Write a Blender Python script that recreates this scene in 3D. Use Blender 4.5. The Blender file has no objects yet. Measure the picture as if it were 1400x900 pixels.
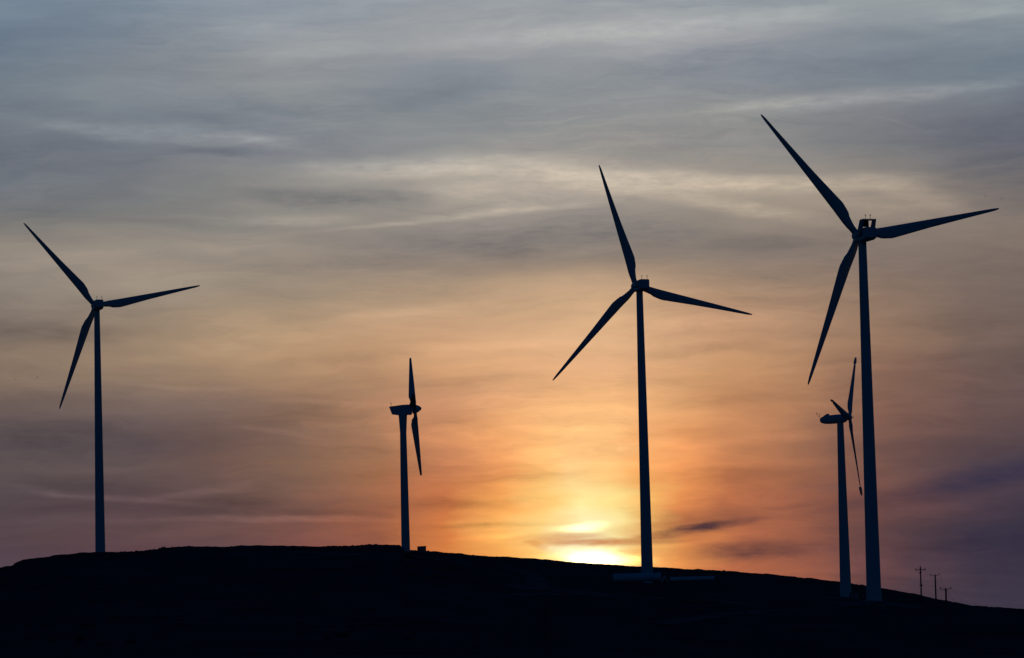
import bpy, bmesh, math, random
from mathutils import Vector, Matrix, noise as mnoise

random.seed(7)
rad = math.radians
scene = bpy.context.scene
C = scene.collection

# ------------------------------------------------------------------ camera
F, CX, CY = 4800.0, 700.0, 450.0          # focal length and centre in pixels of the 1400 x 900 photograph
PITCH, ROLL = 4.88, -1.4
CAMROT = Matrix.Rotation(rad(90 + PITCH), 3, 'X') @ Matrix.Rotation(rad(ROLL), 3, 'Z')
cam_data = bpy.data.cameras.new('camera')
cam = bpy.data.objects.new('camera', cam_data)
C.objects.link(cam)
cam.matrix_world = CAMROT.to_4x4()
cam_data.sensor_fit = 'HORIZONTAL'
cam_data.sensor_width = 36.0
cam_data.lens = 36.0 * F / 1400.0
cam_data.clip_start = 1.0
cam_data.clip_end = 40000.0
scene.camera = cam


def ray(x, y):
    return CAMROT @ Vector(((x - CX) / F, -(y - CY) / F, -1.0))


def at(x, y, d):
    """point at ground distance d in the direction of photograph pixel x, y"""
    w = ray(x, y)
    return w / math.hypot(w.x, w.y) * d


def azel(x, y):
    w = ray(x, y).normalized()
    return math.degrees(math.atan2(w.x, w.y)), math.degrees(math.asin(w.z))


def pix(az, el):
    a, e = rad(az), rad(el)
    c = CAMROT.transposed() @ Vector((math.sin(a) * math.cos(e), math.cos(a) * math.cos(e), math.sin(e)))
    return CX + F * c.x / -c.z, CY - F * c.y / -c.z


def interp(tab, x):
    if x <= tab[0][0]: return tab[0][1]
    for (x0, y0), (x1, y1) in zip(tab, tab[1:]):
        if x <= x1:
            return y0 + (y1 - y0) * (x - x0) / (x1 - x0)
    return tab[-1][1]


def smooth_interp(tab, x):
    if x <= tab[0][0]: return tab[0][1]
    for (x0, y0), (x1, y1) in zip(tab, tab[1:]):
        if x <= x1:
            t = (x - x0) / (x1 - x0)
            return y0 + (y1 - y0) * t * t * (3 - 2 * t)
    return tab[-1][1]


def lin(c):
    return [((v / 255) / 12.92 if v / 255 <= .04045 else ((v / 255 + .055) / 1.055) ** 2.4) for v in c]


# ------------------------------------------------------------------ helpers
def tag(o, label=None, cat=None, group=None, kind=None):
    if label: o['label'] = label
    if cat: o['category'] = cat
    if group: o['group'] = group
    if kind: o['kind'] = kind
    return o


def empty(name, loc, rz=0.0):
    o = bpy.data.objects.new(name, None)
    o.location = loc
    o.rotation_euler = (0, 0, rz)
    o.empty_display_size = 1.0
    C.objects.link(o)
    return o


def obj(name, bm, mat, parent=None, smooth=True, angle=38):
    me = bpy.data.meshes.new(name)
    bmesh.ops.recalc_face_normals(bm, faces=bm.faces)
    if smooth:
        for f in bm.faces: f.smooth = True
        for e in bm.edges:
            if len(e.link_faces) == 2 and e.calc_face_angle(0) > rad(angle):
                e.smooth = False
    bm.to_mesh(me)
    bm.free()
    me.materials.append(mat)
    o = bpy.data.objects.new(name, me)
    C.objects.link(o)
    if parent: o.parent = parent
    return o


def share(name, src, parent, matrix):
    """another instance of a part: its own object, the same mesh"""
    o = src.copy()
    o.name = name
    C.objects.link(o)
    o.parent = parent
    o.matrix_local = matrix
    return o


def ring(bm, pts):
    return [bm.verts.new(p) for p in pts]


def bridge(bm, a, b):
    n = len(a)
    for i in range(n):
        bm.faces.new((a[i], a[(i + 1) % n], b[(i + 1) % n], b[i]))


def loft(bm, sections, cap=True):
    rs = [ring(bm, s) for s in sections]
    for a, b in zip(rs, rs[1:]): bridge(bm, a, b)
    if cap:
        bm.faces.new(list(reversed(rs[0])))
        bm.faces.new(rs[-1])
    return rs


def lathe(bm, profile, n=40, axis='Z', M=None, cap=True):
    """profile: list of (radius, position along the axis)"""
    secs = []
    for r, h in profile:
        s = []
        for k in range(n):
            a = 2 * math.pi * k / n
            p = Vector((r * math.cos(a), r * math.sin(a), h))
            if axis == 'Y': p = Vector((p.x, p.z, p.y))
            if axis == 'X': p = Vector((p.z, p.x, p.y))
            s.append(M @ p if M else p)
        secs.append(s)
    loft(bm, secs, cap)


def box(bm, x0, x1, y0, y1, z0, z1, bev=0.0, M=None):
    vs = [bm.verts.new((x, y, z)) for x in (x0, x1) for y in (y0, y1) for z in (z0, z1)]
    fs = [bm.faces.new([vs[i] for i in q]) for q in
          ((0, 1, 3, 2), (4, 6, 7, 5), (0, 4, 5, 1), (2, 3, 7, 6), (0, 2, 6, 4), (1, 5, 7, 3))]
    if bev:
        es = list({e for f in fs for e in f.edges})
        r = bmesh.ops.bevel(bm, geom=es, offset=bev, segments=2, profile=.6, affect='EDGES')
        vs = list({v for f in r['faces'] for v in f.verts} | {v for v in vs if v.is_valid})
    if M:
        bmesh.ops.transform(bm, matrix=M, verts=[v for v in vs if v.is_valid])


def rod(bm, a, b, r0, r1=None, n=8):
    a, b = Vector(a), Vector(b)
    d = (b - a).normalized()
    u = d.orthogonal().normalized()
    v = d.cross(u)
    r1 = r0 if r1 is None else r1
    loft(bm, [[p + (u * math.cos(2 * math.pi * k / n) + v * math.sin(2 * math.pi * k / n)) * r for k in range(n)]
              for p, r in ((a, r0), (b, r1))])


def prism(bm, poly, y0, y1, bev=0.0):
    """outline poly in the x-z plane, extruded along y"""
    rs = loft(bm, [[Vector((x, y0, z)) for x, z in poly], [Vector((x, y1, z)) for x, z in poly]])
    if bev:
        es = list({e for r in rs for v in r for e in v.link_edges})
        bmesh.ops.bevel(bm, geom=es, offset=bev, segments=2, profile=.6, affect='EDGES')


# ------------------------------------------------------------------ materials
def material(name, col, rough=.5, metal=0.0, spec=.5, var=.12, scale=.6, stretch=(1, 1, 1), col2=None, bump=0.0, coord='Object'):
    m = bpy.data.materials.new(name)
    m.use_nodes = True
    nt = m.node_tree
    N, L = nt.nodes, nt.links
    b = N['Principled BSDF']
    b.inputs['Roughness'].default_value = rough
    b.inputs['Metallic'].default_value = metal
    b.inputs['Specular IOR Level'].default_value = spec
    tc = N.new('ShaderNodeTexCoord')
    mp = N.new('ShaderNodeMapping')
    mp.inputs['Scale'].default_value = stretch
    nz = N.new('ShaderNodeTexNoise')
    nz.inputs['Scale'].default_value = scale
    nz.inputs['Detail'].default_value = 6
    nz.inputs['Roughness'].default_value = .62
    cr = N.new('ShaderNodeValToRGB')
    c2 = col2 or [v * (1 - var * 2) for v in col]
    cr.color_ramp.elements[0].position = .3
    cr.color_ramp.elements[1].position = .68
    cr.color_ramp.elements[0].color = (*c2, 1)
    cr.color_ramp.elements[1].color = (*col, 1)
    L.new(tc.outputs[coord], mp.inputs['Vector'])
    L.new(mp.outputs['Vector'], nz.inputs['Vector'])
    L.new(nz.outputs['Fac'], cr.inputs['Fac'])
    L.new(cr.outputs['Color'], b.inputs['Base Color'])
    if bump:
        bp = N.new('ShaderNodeBump')
        bp.inputs['Strength'].default_value = bump
        L.new(nz.outputs['Fac'], bp.inputs['Height'])
        L.new(bp.outputs['Normal'], b.inputs['Normal'])
    return m


WHITE = material('weathered_white_paint', (.62, .63, .63), rough=.55, spec=.3, var=.06, scale=.35, stretch=(1, 1, .15))
BLADE = material('white_gelcoat', (.58, .59, .6), rough=.6, spec=.25, var=.05, scale=.5)
GREY = material('grey_composite', (.46, .47, .48), rough=.6, spec=.3, var=.07, scale=.7)
DARK = material('dark_grille', (.03, .03, .032), rough=.7, spec=.2, var=.15, scale=3)
STEEL = material('galvanised_steel', (.3, .31, .32), rough=.55, metal=.4, spec=.3, var=.12, scale=2)
WOOD = material('creosoted_wood', (.13, .115, .1), rough=.9, spec=.1, var=.2, scale=3, stretch=(4, 4, .3))
PORCELAIN = material('brown_porcelain', (.08, .04, .025), rough=.35, spec=.4, var=.1)
WIRE = material('dull_aluminium_wire', (.22, .22, .23), rough=.6, metal=.3, var=.08)
KIOSK = material('green_kiosk_paint', (.05, .07, .055), rough=.6, spec=.3, var=.12, scale=1.5)
CONC = material('kiosk_concrete', (.2, .19, .17), rough=.9, spec=.15, var=.15, scale=2)
TARP = material('pale_tarpaulin', (.42, .43, .45), rough=.7, spec=.2, var=.12, scale=1.5)
FEATHER = material('dark_feathers', (.03, .028, .026), rough=.8, spec=.1, var=.2, scale=8)
GRASS = material('dry_hill_grass', (.12, .115, .105), rough=1, spec=.0, scale=.035, col2=(.06, .06, .056), bump=.4)
TUFT = material('scrub_leaves', (.1, .1, .085), rough=1, spec=.0, scale=.3, col2=(.05, .052, .045))
DIRT = material('pale_dirt', (.21, .2, .18), rough=1, spec=.0, scale=.12, col2=(.1, .096, .086), bump=.3)
MASTM = material('dark_steel', (.05, .05, .055), rough=.6, metal=.3, var=.15, scale=3)

# ------------------------------------------------------------------ terrain
CREST_PX = [(-700, 850), (-300, 806), (-120, 789), (0, 776), (17, 772.8), (22, 768.5), (31, 765), (48, 762.7), (68, 760.8), (73, 759.4), (100, 757.2),
            (110, 755.6), (130, 755), (145, 754.4), (160, 755), (175, 754), (200, 752.2), (230, 749), (257, 746.3), (268, 747.2), (300, 747),
            (330, 746), (365, 746), (400, 746.4), (440, 747.2), (480, 746.6), (505, 744.7), (547, 744.9), (552, 751.3), (560, 752),
            (576, 753.2), (596, 754), (603, 755), (650, 758.5), (700, 762), (750, 766), (800, 770), (850, 773), (900, 775.4),
            (950, 778), (1000, 781), (1050, 784.6), (1100, 790), (1150, 795.6), (1200, 803), (1250, 811.3), (1290, 820), (1330, 828),
            (1365, 830.6), (1400, 833), (1500, 842), (1800, 858), (2200, 880)]
CREST = []
for x, y in CREST_PX:
    CREST.append(azel(x, y))
RC_PX = [(-700, 1350), (0, 1380), (136, 1400), (400, 1310), (554, 1280), (700, 1375), (884, 1461), (1020, 1365), (1156, 1216), (1194, 1142), (1290, 1120), (1400, 1085), (2200, 1000)]
RC = [(azel(x, 790)[0], r) for x, r in RC_PX]
RB = [(azel(x, 790)[0], r) for x, r in [(0, 150), (800, 155), (1250, 450), (1800, 450)]]


def ground_params(az):
    ec = interp(CREST, az)
    rc = smooth_interp(RC, az)
    rb = smooth_interp(RB, az)
    eb = azel(interp([(-60, -700), (60, 2100)], az) if False else CX, 905)[1]
    px = CX + F * math.tan(rad(max(-40, min(40, az))))
    eb = azel(px, 905)[1] if abs(az) < 12 else azel(CX + F * math.tan(rad(math.copysign(12, az))), 905)[1]
    eb = max(-1.2, min(.2, eb))
    return ec, rc, rb, min(eb, ec - .3)


def ground_el(az, r, P=None):
    ec, rc, rb, eb = P or ground_params(az)
    s = (rc - r) / (rc - rb)
    return ec + (eb - ec) * s


def ground_z(x, y, P=None, fine=True):
    az = math.degrees(math.atan2(x, y))
    r = math.hypot(x, y)
    P = P or ground_params(az)
    ec, rc, rb, eb = P
    if r > rc:                                   # behind the crest the hill falls away
        zc = rc * math.tan(rad(ec))
        d = r - rc
        z = zc + d * math.tan(rad(ec)) * .35 - min(d * d / 900, 18 + .05 * d)
    elif r > rb:
        z = r * math.tan(rad(ground_el(az, r, P)))
    else:
        zb = rb * math.tan(rad(eb))
        t = r / rb
        z = -1.75 + (zb + 1.75) * t * t * (3 - 2 * t) if rb * t > 3 else -1.75
    if abs(az) > 14:
        z -= (abs(az) - 14) * .25 * min(1, r / 1000)
    if fine and r > 20:
        a = min(1, (r - 20) / 300)
        v = Vector((x, y, 0))
        z += a * (.34 * mnoise.noise(v * .035) + .22 * mnoise.noise(v * .13) + .16 * mnoise.noise(v * .41))
    return z


def on_ground(px, py):
    """ground point seen at photograph pixel px, py on the near face of the hill"""
    az, el = azel(px, py)
    P = ground_params(az)
    ec, rc, rb, eb = P
    s = (el - ec) / (eb - ec)
    r = rc - max(s, .0) * (rc - rb)
    x, y = r * math.sin(rad(az)), r * math.cos(rad(az))
    return Vector((x, y, ground_z(x, y)))


azs = []
a = -180.0
while a < 180:
    azs.append(a)
    b = abs(a)
    a += .022 if b < 9.2 else (.1 if b < 14 else (1 if b < 40 else 5))
rs = [2, 6, 12, 20, 35, 55, 80, 110, 150, 200, 260, 320, 380, 440, 500]
r = 500.0
while r < 1500:
    r += 14 if r < 1000 else 7
    rs.append(r)
rs += [1530, 1570, 1630, 1720, 1850, 2050, 2400, 3000, 4500, 7000, 12000]
bm = bmesh.new()
cols = []
centre = bm.verts.new((0, 0, -1.75))
for a in azs:
    P = ground_params(a)
    col = []
    sa, ca = math.sin(rad(a)), math.cos(rad(a))
    dense = abs(a) < 14.2
    for q in rs:
        col.append(bm.verts.new((q * sa, q * ca, ground_z(q * sa, q * ca, P))))
    cols.append(col)
n = len(cols)
for i in range(n):
    A, B = cols[i], cols[(i + 1) % n]
    bm.faces.new((centre, B[0], A[0]))
    for j in range(len(rs) - 1):
        bm.faces.new((A[j], B[j], B[j + 1], A[j + 1]))
hill = obj('hill', bm, GRASS, smooth=True, angle=180)
tag(hill, kind='structure')


def ribbon(name, pts, width):
    """a strip draped over the hill along photograph points"""
    P = [on_ground(*p) for p in pts]
    dense = []
    for p, q in zip(P, P[1:]):
        k = max(2, int((q - p).length / 6))
        dense += [p.lerp(q, i / k) for i in range(k)]
    dense.append(P[-1])
    bm = bmesh.new()
    prev = None
    for i, p in enumerate(dense):
        t = (dense[min(i + 1, len(dense) - 1)] - dense[max(i - 1, 0)])
        t.z = 0
        t.normalize()
        s = Vector((t.y, -t.x, 0))
        row = []
        for k in range(-2, 3):
            w = width * (1 + .25 * mnoise.noise(p * .03 + Vector((k * 3, 0, 0))))
            c = p + s * w * k / 4
            row.append(bm.verts.new((c.x, c.y, ground_z(c.x, c.y) + .07)))
        if prev:
            for k in range(4):
                bm.faces.new((prev[k], prev[k + 1], row[k + 1], row[k]))
        prev = row
    o = obj(name, bm, DIRT)
    return tag(o, kind='structure')


ribbon('dirt_track', [(395, 754), (440, 756), (500, 758.5), (560, 762), (610, 766), (650, 771), (690, 776), (722, 783), (735, 792), (737, 802)], 7)
ribbon('dirt_track', [(700, 814), (760, 812), (830, 816), (880, 818), (960, 820), (1020, 826), (1060, 829)], 7)
ribbon('dirt_track', [(900, 854), (950, 846), (1010, 838), (1080, 833), (1140, 830), (1200, 828), (1262, 829)], 6)


def pad(px, py, rx, ry):
    c = on_ground(px, py)
    bm = bmesh.new()
    ctr = bm.verts.new((c.x, c.y, ground_z(c.x, c.y) + .05))
    prev = [ctr] * 40
    first = True
    for k in range(1, 7):
        row = []
        for i in range(40):
            t = 2 * math.pi * i / 40
            q = k / 6 * (1 + .12 * mnoise.noise(Vector((math.cos(t) * 2, math.sin(t) * 2, px))))
            x, y = c.x + rx * q * math.cos(t), c.y + ry * q * math.sin(t)
            row.append(bm.verts.new((x, y, ground_z(x, y) + .05)))
        for i in range(40):
            j = (i + 1) % 40
            if first: bm.faces.new((ctr, row[i], row[j]))
            else: bm.faces.new((prev[i], row[i], row[j], prev[j]))
        prev, first = row, False
    tag(obj('gravel_pad', bm, DIRT), kind='structure')


pad(1196, 824, 13, 22)
pad(1150, 819, 10, 14)
pad(770, 808, 17, 28)

# low tufts of grass and scrub over the brow of the hill
bm = bmesh.new()
for i in range(5200):
    if i < 3400:
        px = random.choice([random.uniform(-30, 260), random.uniform(260, 600), random.uniform(600, 1440)])
        az = azel(px, 780)[0]
        P = ground_params(az)
        rr = P[1] + random.uniform(-60, 6)
    else:
        az = random.uniform(-8.8, 8.8)
        P = ground_params(az)
        rr = random.uniform(P[2] + 150, P[1] - 20)
        px = CX + F * math.tan(rad(az))
    x, y = rr * math.sin(rad(az)), rr * math.cos(rad(az))
    if mnoise.noise(Vector((x * .03, y * .03, 5))) < -.12: continue
    z = ground_z(x, y)
    big = 1.0 if px < 240 or 400 < px < 560 else .55
    h = random.uniform(.12, .5) * big * (1.8 if random.random() < .05 else 1)
    w = h * random.uniform(.8, 2.2)
    for k in range(5):
        t = random.uniform(0, math.pi)
        cx, cy = x + random.uniform(-w, w) * .7, y + random.uniform(-w, w) * .7
        u = Vector((math.cos(t), math.sin(t), 0)) * w * .5
        lean = Vector((random.uniform(-.3, .3), random.uniform(-.3, .3), 1)) * h * random.uniform(.5, 1)
        b = Vector((cx, cy, z - .15))
        vs = [bm.verts.new(p) for p in (b - u, b + u, b + u * .8 + lean * .7, b + lean * 1.1, b - u * .7 + lean * .8)]
        bm.faces.new(vs)
tag(obj('scrub', bm, TUFT, smooth=False), 'low dry tufts of grass and scrub along the brow of the dark hill', 'scrub', kind='stuff')


# ------------------------------------------------------------------ turbines
def airfoil(chord, thick, le, n=18):
    """closed section: leading edge at x = -le, trailing edge at x = chord - le, thickness along y"""
    pts = []
    for k in range(n):
        t = 2 * math.pi * k / n
        u = .5 - .5 * math.cos(t)                      # 0 at the leading edge
        s = math.sin(t)
        prof = (1 - u) ** .55 * u ** .42 * 1.9 if 0 < u < 1 else 0
        pts.append((-le + chord * u, math.copysign(prof * thick * .5, s) if abs(s) > 1e-6 else 0.0))
    return pts


def circle(rr, n=18):
    return [(-rr * math.cos(2 * math.pi * k / n), rr * math.sin(2 * math.pi * k / n)) for k in range(n)]


def blade_bm(L, spec, pitch=0.0, start=None, end=None):
    """spec rows: (r/L, chord, leading-edge offset, thickness, twist degrees, roundness 0..1)"""
    rows = []
    K = 44
    for i in range(K + 1):
        t = i / K
        t = t ** 1.0
        rows.append(t)
    secs = []
    r0, r1 = spec[0][0], spec[-1][0]
    for t in rows:
        q = r0 + (r1 - r0) * t
        if start and q < start: continue
        if end and q > end: continue
        v = [smooth_interp([(s[0], s[k]) for s in spec], q) if k in (1, 2, 5) and q < .24 else interp([(s[0], s[k]) for s in spec], q) for k in range(1, 6)]
        chord, le, th, tw, rd = v
        a, c = airfoil(chord, th, le), circle(chord / 2)
        tw = rad(tw + pitch)
        s = []
        for (ax, ay), (bx, by) in zip(a, c):
            x, y = ax + (bx - ax) * rd, ay + (by - ay) * rd
            s.append(Vector((x * math.cos(tw) + y * math.sin(tw), -x * math.sin(tw) + y * math.cos(tw), q * L)))
        secs.append(s)
    bm = bmesh.new()
    loft(bm, secs)
    return bm


BIG_SPEC = [(.02, 1.9, .95, 1.9, 14, 1), (.06, 1.95, .98, 1.8, 14, 1), (.11, 2.5, 1.0, 1.35, 13, .5), (.17, 3.35, 1.0, 1.05, 11, .08),
            (.23, 3.6, .98, .85, 9, 0), (.32, 3.2, .9, .68, 7, 0), (.5, 2.4, .74, .45, 4, 0), (.7, 1.7, .57, .28, 2, 0),
            (.88, 1.08, .4, .17, .5, 0), (.96, .78, .3, .11, 0, 0), (.99, .56, .24, .08, 0, 0), (1.0, .34, .15, .05, 0, 0)]

big_blade = None
BIG_HUB_OVERHANG = 4.0


def tower_profile(H, rb, rt, flanges):
    prof = [(rb + .12, -1.5), (rb + .12, .12), (rb, .16)]
    for f in flanges:
        rr = rb + (rt - rb) * f
        prof += [(rr, H * f - .12), (rr + .03, H * f - .1), (rr + .03, H * f + .1), (rr - .005, H * f + .12)]
    prof.append((rt, H))
    return prof


def rounded_section(w, z0, z1, y, rr=.5, n=6, tw=None):
    """rounded rectangle in the x-z plane at y"""
    tw = tw or w
    pts = []
    for cx, cz, a0 in ((w / 2 - rr, z0 + rr, -90), (tw / 2 - rr, z1 - rr, 0), (-tw / 2 + rr, z1 - rr, 90), (-w / 2 + rr, z0 + rr, 180)):
        for k in range(n):
            t = rad(a0 + 90 * k / (n - 1))
            pts.append(Vector((cx + rr * math.cos(t), y, cz + rr * math.sin(t))))
    return pts


def big_turbine(px, py, d, yaw, phase, label, cooler, overhang=BIG_HUB_OVERHANG):
    global big_blade
    hub = at(px, py, d)
    M = Matrix.Rotation(yaw, 3, 'Z')
    tilt = rad(5)
    axis = M @ Matrix.Rotation(tilt, 3, 'X') @ Vector((0, 1, 0))
    base = hub - axis * overhang
    gz = ground_z(base.x, base.y)
    H0 = hub.z - gz - axis.z * overhang       # height of the shaft line over the tower axis
    root = empty('wind_turbine', (base.x, base.y, gz), yaw)
    tag(root, label, 'wind turbine', 'tall white wind turbines on the hill')
    topz = H0 - 1.75
    bm = bmesh.new()
    lathe(bm, tower_profile(topz, 2.12, 1.16, (.22, .47, .74)), n=64)
    obj('tower', bm, WHITE, root, angle=20)
    NM = Matrix.Translation((0, 0, H0)) @ Matrix.Rotation(tilt, 4, 'X')
    NMf = Matrix.Translation((0, 0, H0))
    # nacelle, long axis along y, hub towards +y
    bm = bmesh.new()
    W = 3.5
    if cooler:
        secs = [(2.4, -1.5, 1.2, 2.9, .8), (3.2, -1.75, 1.55, 2.55, .7), (W, -1.85, 1.75, 1.6, .5), (W, -1.85, 1.75, -5.2, .5),
                (W - .1, -1.6, 1.72, -6.6, .55), (W - .5, -1.25, 1.55, -7.2, .6)]
    else:
        secs = [(2.2, -1.35, 1.1, 2.9, .8), (3.0, -1.7, 1.5, 2.5, .6), (W, -1.85, 1.8, 1.4, .45), (W, -1.85, 1.95, -2.2, .42),
                (W, -1.75, 1.98, -5.6, .42), (W - .25, -1.35, 1.95, -6.6, .45), (W - .5, -1.1, 1.85, -6.9, .45)]
    secs = [rounded_section(w, z0, z1, y, rr) for w, z0, z1, y, rr in secs]
    loft(bm, [[NMf @ p for p in s] for s in reversed(secs)])
    nac = obj('nacelle', bm, WHITE, root, angle=30)
    # panel joints and the vent strip along both sides
    bm = bmesh.new()
    for s in (-1, 1):
        x = s * W / 2
        x0, x1 = sorted((x - s * .02, x + s * .035))
        if cooler:
            box(bm, x0, x1, -4.0, .9, H0 - .62, H0 - .2)
            box(bm, x0, x1, -4.6, -4.05, H0 - .75, H0 + .9)
        else:
            box(bm, x0, x1, -5.4, 1.0, H0 - .55, H0 - .1)
            box(bm, x0, x1, -5.0, .6, H0 + .75, H0 + .95)
    obj('side_vent', bm, DARK, nac)
    if cooler:
        # tall radiator frame standing across the rear of the roof
        z0, z1 = H0 + 1.4, H0 + 4.15
        bm = bmesh.new()
        for s in (-1, 1):
            xa, xb = sorted((s * 1.78, s * 2.02))
            lo, hi = [], []
            poly = [(-2.6, H0 - .5), (-.5, H0 - .5), (-.6, H0 - .2), (-3.2, z1 - .3), (-3.6, z1), (-5.9, z1), (-6.0, z1 - .2), (-5.0, H0 + 1.3), (-4.2, H0 + .9), (-3.4, H0 + .2)]
            loft(bm, [[Vector((xx, y, z)) for y, z in poly] for xx in (xa, xb)])
        box(bm, -1.77, 1.77, -5.7, -3.9, z1 - .32, z1 - .003, .05)
        box(bm, -.1, .1, -5.0, -4.6, H0 + 1.6, z1 - .33)
        obj('cooler_frame', bm, GREY, nac, smooth=True)
        bm = bmesh.new()
        box(bm, -1.77, -.105, -5.0, -4.4, H0 + 1.95, z1 - .33)
        for k in range(7):
            x = -1.7 + k * .25
            box(bm, x, x + .06, -5.06, -5.003, H0 + 2.0, z1 - .36)
        obj('radiator', bm, DARK, nac)
        mast_z, mast_y, xs = z1, -4.8, (-.75, .7)
    else:
        bm = bmesh.new()
        box(bm, -1.1, 1.1, -5.2, -3.0, H0 + 1.965, H0 + 2.12, .06)
        obj('roof_hatch', bm, GREY, nac)
        mast_z, mast_y, xs = H0 + 1.95, -5.9, (-.95, 1.05)
    for k, x in enumerate(xs):
        bm = bmesh.new()
        hgt = 1.35
        rod(bm, (x, mast_y, mast_z - .15), (x, mast_y, mast_z + hgt), .075, .06)
        rod(bm, (x - .22, mast_y, mast_z + hgt - .25), (x + .22, mast_y, mast_z + hgt - .25), .04)
        for q in (-.2, 0, .2):
            rod(bm, (x + q, mast_y, mast_z + hgt - .26), (x + q, mast_y, mast_z + hgt - .02), .07)
        obj('wind_sensor', bm, STEEL, nac)
    # hub with rounded nose
    bm = bmesh.new()
    o = overhang
    lathe(bm, [(1.2, o - 1.35), (1.62, o - 1.2), (1.72, o - .6), (1.74, o + .2), (1.6, o + .9), (1.3, o + 1.45), (.85, o + 1.85), (.3, o + 2.05), (.05, o + 2.08)],
          n=40, axis='Y', M=NM)
    obj('hub', bm, WHITE, root, angle=50)
    for k in range(3):
        BM = NM @ Matrix.Translation((0, o, 0)) @ Matrix.Rotation(phase + k * 2 * math.pi / 3, 4, 'Y') @ Matrix.Rotation(rad(-1.0), 4, 'X')
        if big_blade is None:
            big_blade = obj('blade', blade_bm(45.4, BIG_SPEC), BLADE, root, angle=60)
            big_blade.matrix_local = BM
        else:
            share('blade', big_blade, root, BM)
    return root


big_turbine(1173.0, 322.6, 1010.8, .2932, -.7097, 'tallest white wind turbine at right, with a radiator frame on its nacelle roof', True, 3.1)
big_turbine(869.4, 392.0, 1248.9, .278, 5.9797, 'white wind turbine standing just right of the setting sun, behind the lying tower tubes', False)
big_turbine(130.1, 418.3, 1467.2, .294, 5.567, 'white wind turbine standing alone on the left brow of the hill', False)


# --- older turbine with a pointed spinner and a flared tower top, blades feathered
def old_turbine_pointed():
    SC = 1262 / 1146
    tower_top = at(550.6, 561, 1262)
    yaw = -1.552
    H = None
    gz = ground_z(tower_top.x, tower_top.y)
    H0 = tower_top.z - gz
    root = empty('wind_turbine', (tower_top.x, tower_top.y, gz), yaw)
    tag(root, 'small old wind turbine with boxy nacelle and pointed spinner, beside a low skyline hut', 'wind turbine')
    bm = bmesh.new()
    zt = H0 - 1.7
    lathe(bm, [(1.7, -1.5), (1.7, .1), (1.56, .15), (1.38, zt * .45), (1.16, zt - 6.6), (1.18, zt - 6.0), (1.52, zt - .3), (1.52, zt)], n=48)
    obj('tower', bm, WHITE, root, angle=20)
    bm = bmesh.new()
    # side outline (along y, z) of the nacelle
    S = 23 / 96.0 * SC
    ox, oz = 550.6, 561.0
    outline = [(532.2, 556.0), (550, 553.9), (561.5, 553.6), (563.4, 555.5), (563.2, 566.6), (562, 567.5), (546, 567.8), (536.2, 566.3), (535.6, 565.8)]
    secs = []
    for w, k in ((1.15, .9), (1.35, 1.0), (-1.35, 1.0), (-1.15, .9)):
        secs.append([Vector((w, (x - ox) * S, H0 + ((oz - y) * S) * k)) for x, y in outline])
    loft(bm, secs)
    nac = obj('nacelle', bm, WHITE, root, angle=30)
    bm = bmesh.new()
    y = (535 - ox) * S
    rod(bm, (0, y, H0 + 1.1), (0, y, H0 + 2.8), .05)
    rod(bm, (0, y - .2, H0 + 2.5), (0, y + .2, H0 + 2.5), .04)
    rod(bm, (0, y - .18, H0 + 2.5), (0, y - .18, H0 + 2.8), .08)
    obj('wind_sensor', bm, STEEL, nac)
    tilt = rad(4)
    NM = Matrix.Translation((0, 0, H0 + .05)) @ Matrix.Rotation(tilt, 4, 'X')
    o = (567.2 - ox) * S
    bm = bmesh.new()
    lathe(bm, [(1.1, o - 1.05), (1.6, o - .93), (1.65, o + .1), (1.38, o + .82), (1.05, o + 1.48), (.66, o + 2.03), (.28, o + 2.36), (.05, o + 2.44)], n=32, axis='Y', M=NM)
    obj('hub', bm, WHITE, root, angle=50)
    spec = [(.03, .95, .47, .95, 0, 1), (.1, .95, .45, .8, 0, .8), (.17, 1.75, .5, .5, 0, .05), (.24, 2.0, .5, .42, 0, 0), (.5, 1.55, .45, .3, 0, 0),
            (.8, .95, .34, .17, 0, 0), (.97, .62, .28, .1, 0, 0), (1.0, .5, .25, .08, 0, 0)]
    src = None
    for k in range(3):
        BM = NM @ Matrix.Translation((0, o, 0)) @ Matrix.Rotation(rad(-38.8) + k * 2 * math.pi / 3, 4, 'Y')
        if src is None:
            src = obj('blade', blade_bm(23 * SC, [(q, c * 1.15 * SC, l * 1.15 * SC, t * SC, w, r) for q, c, l, t, w, r in spec], pitch=86), BLADE, root, angle=60)
            src.matrix_local = BM
        else:
            share('blade', src, root, BM)


old_turbine_pointed()


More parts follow.
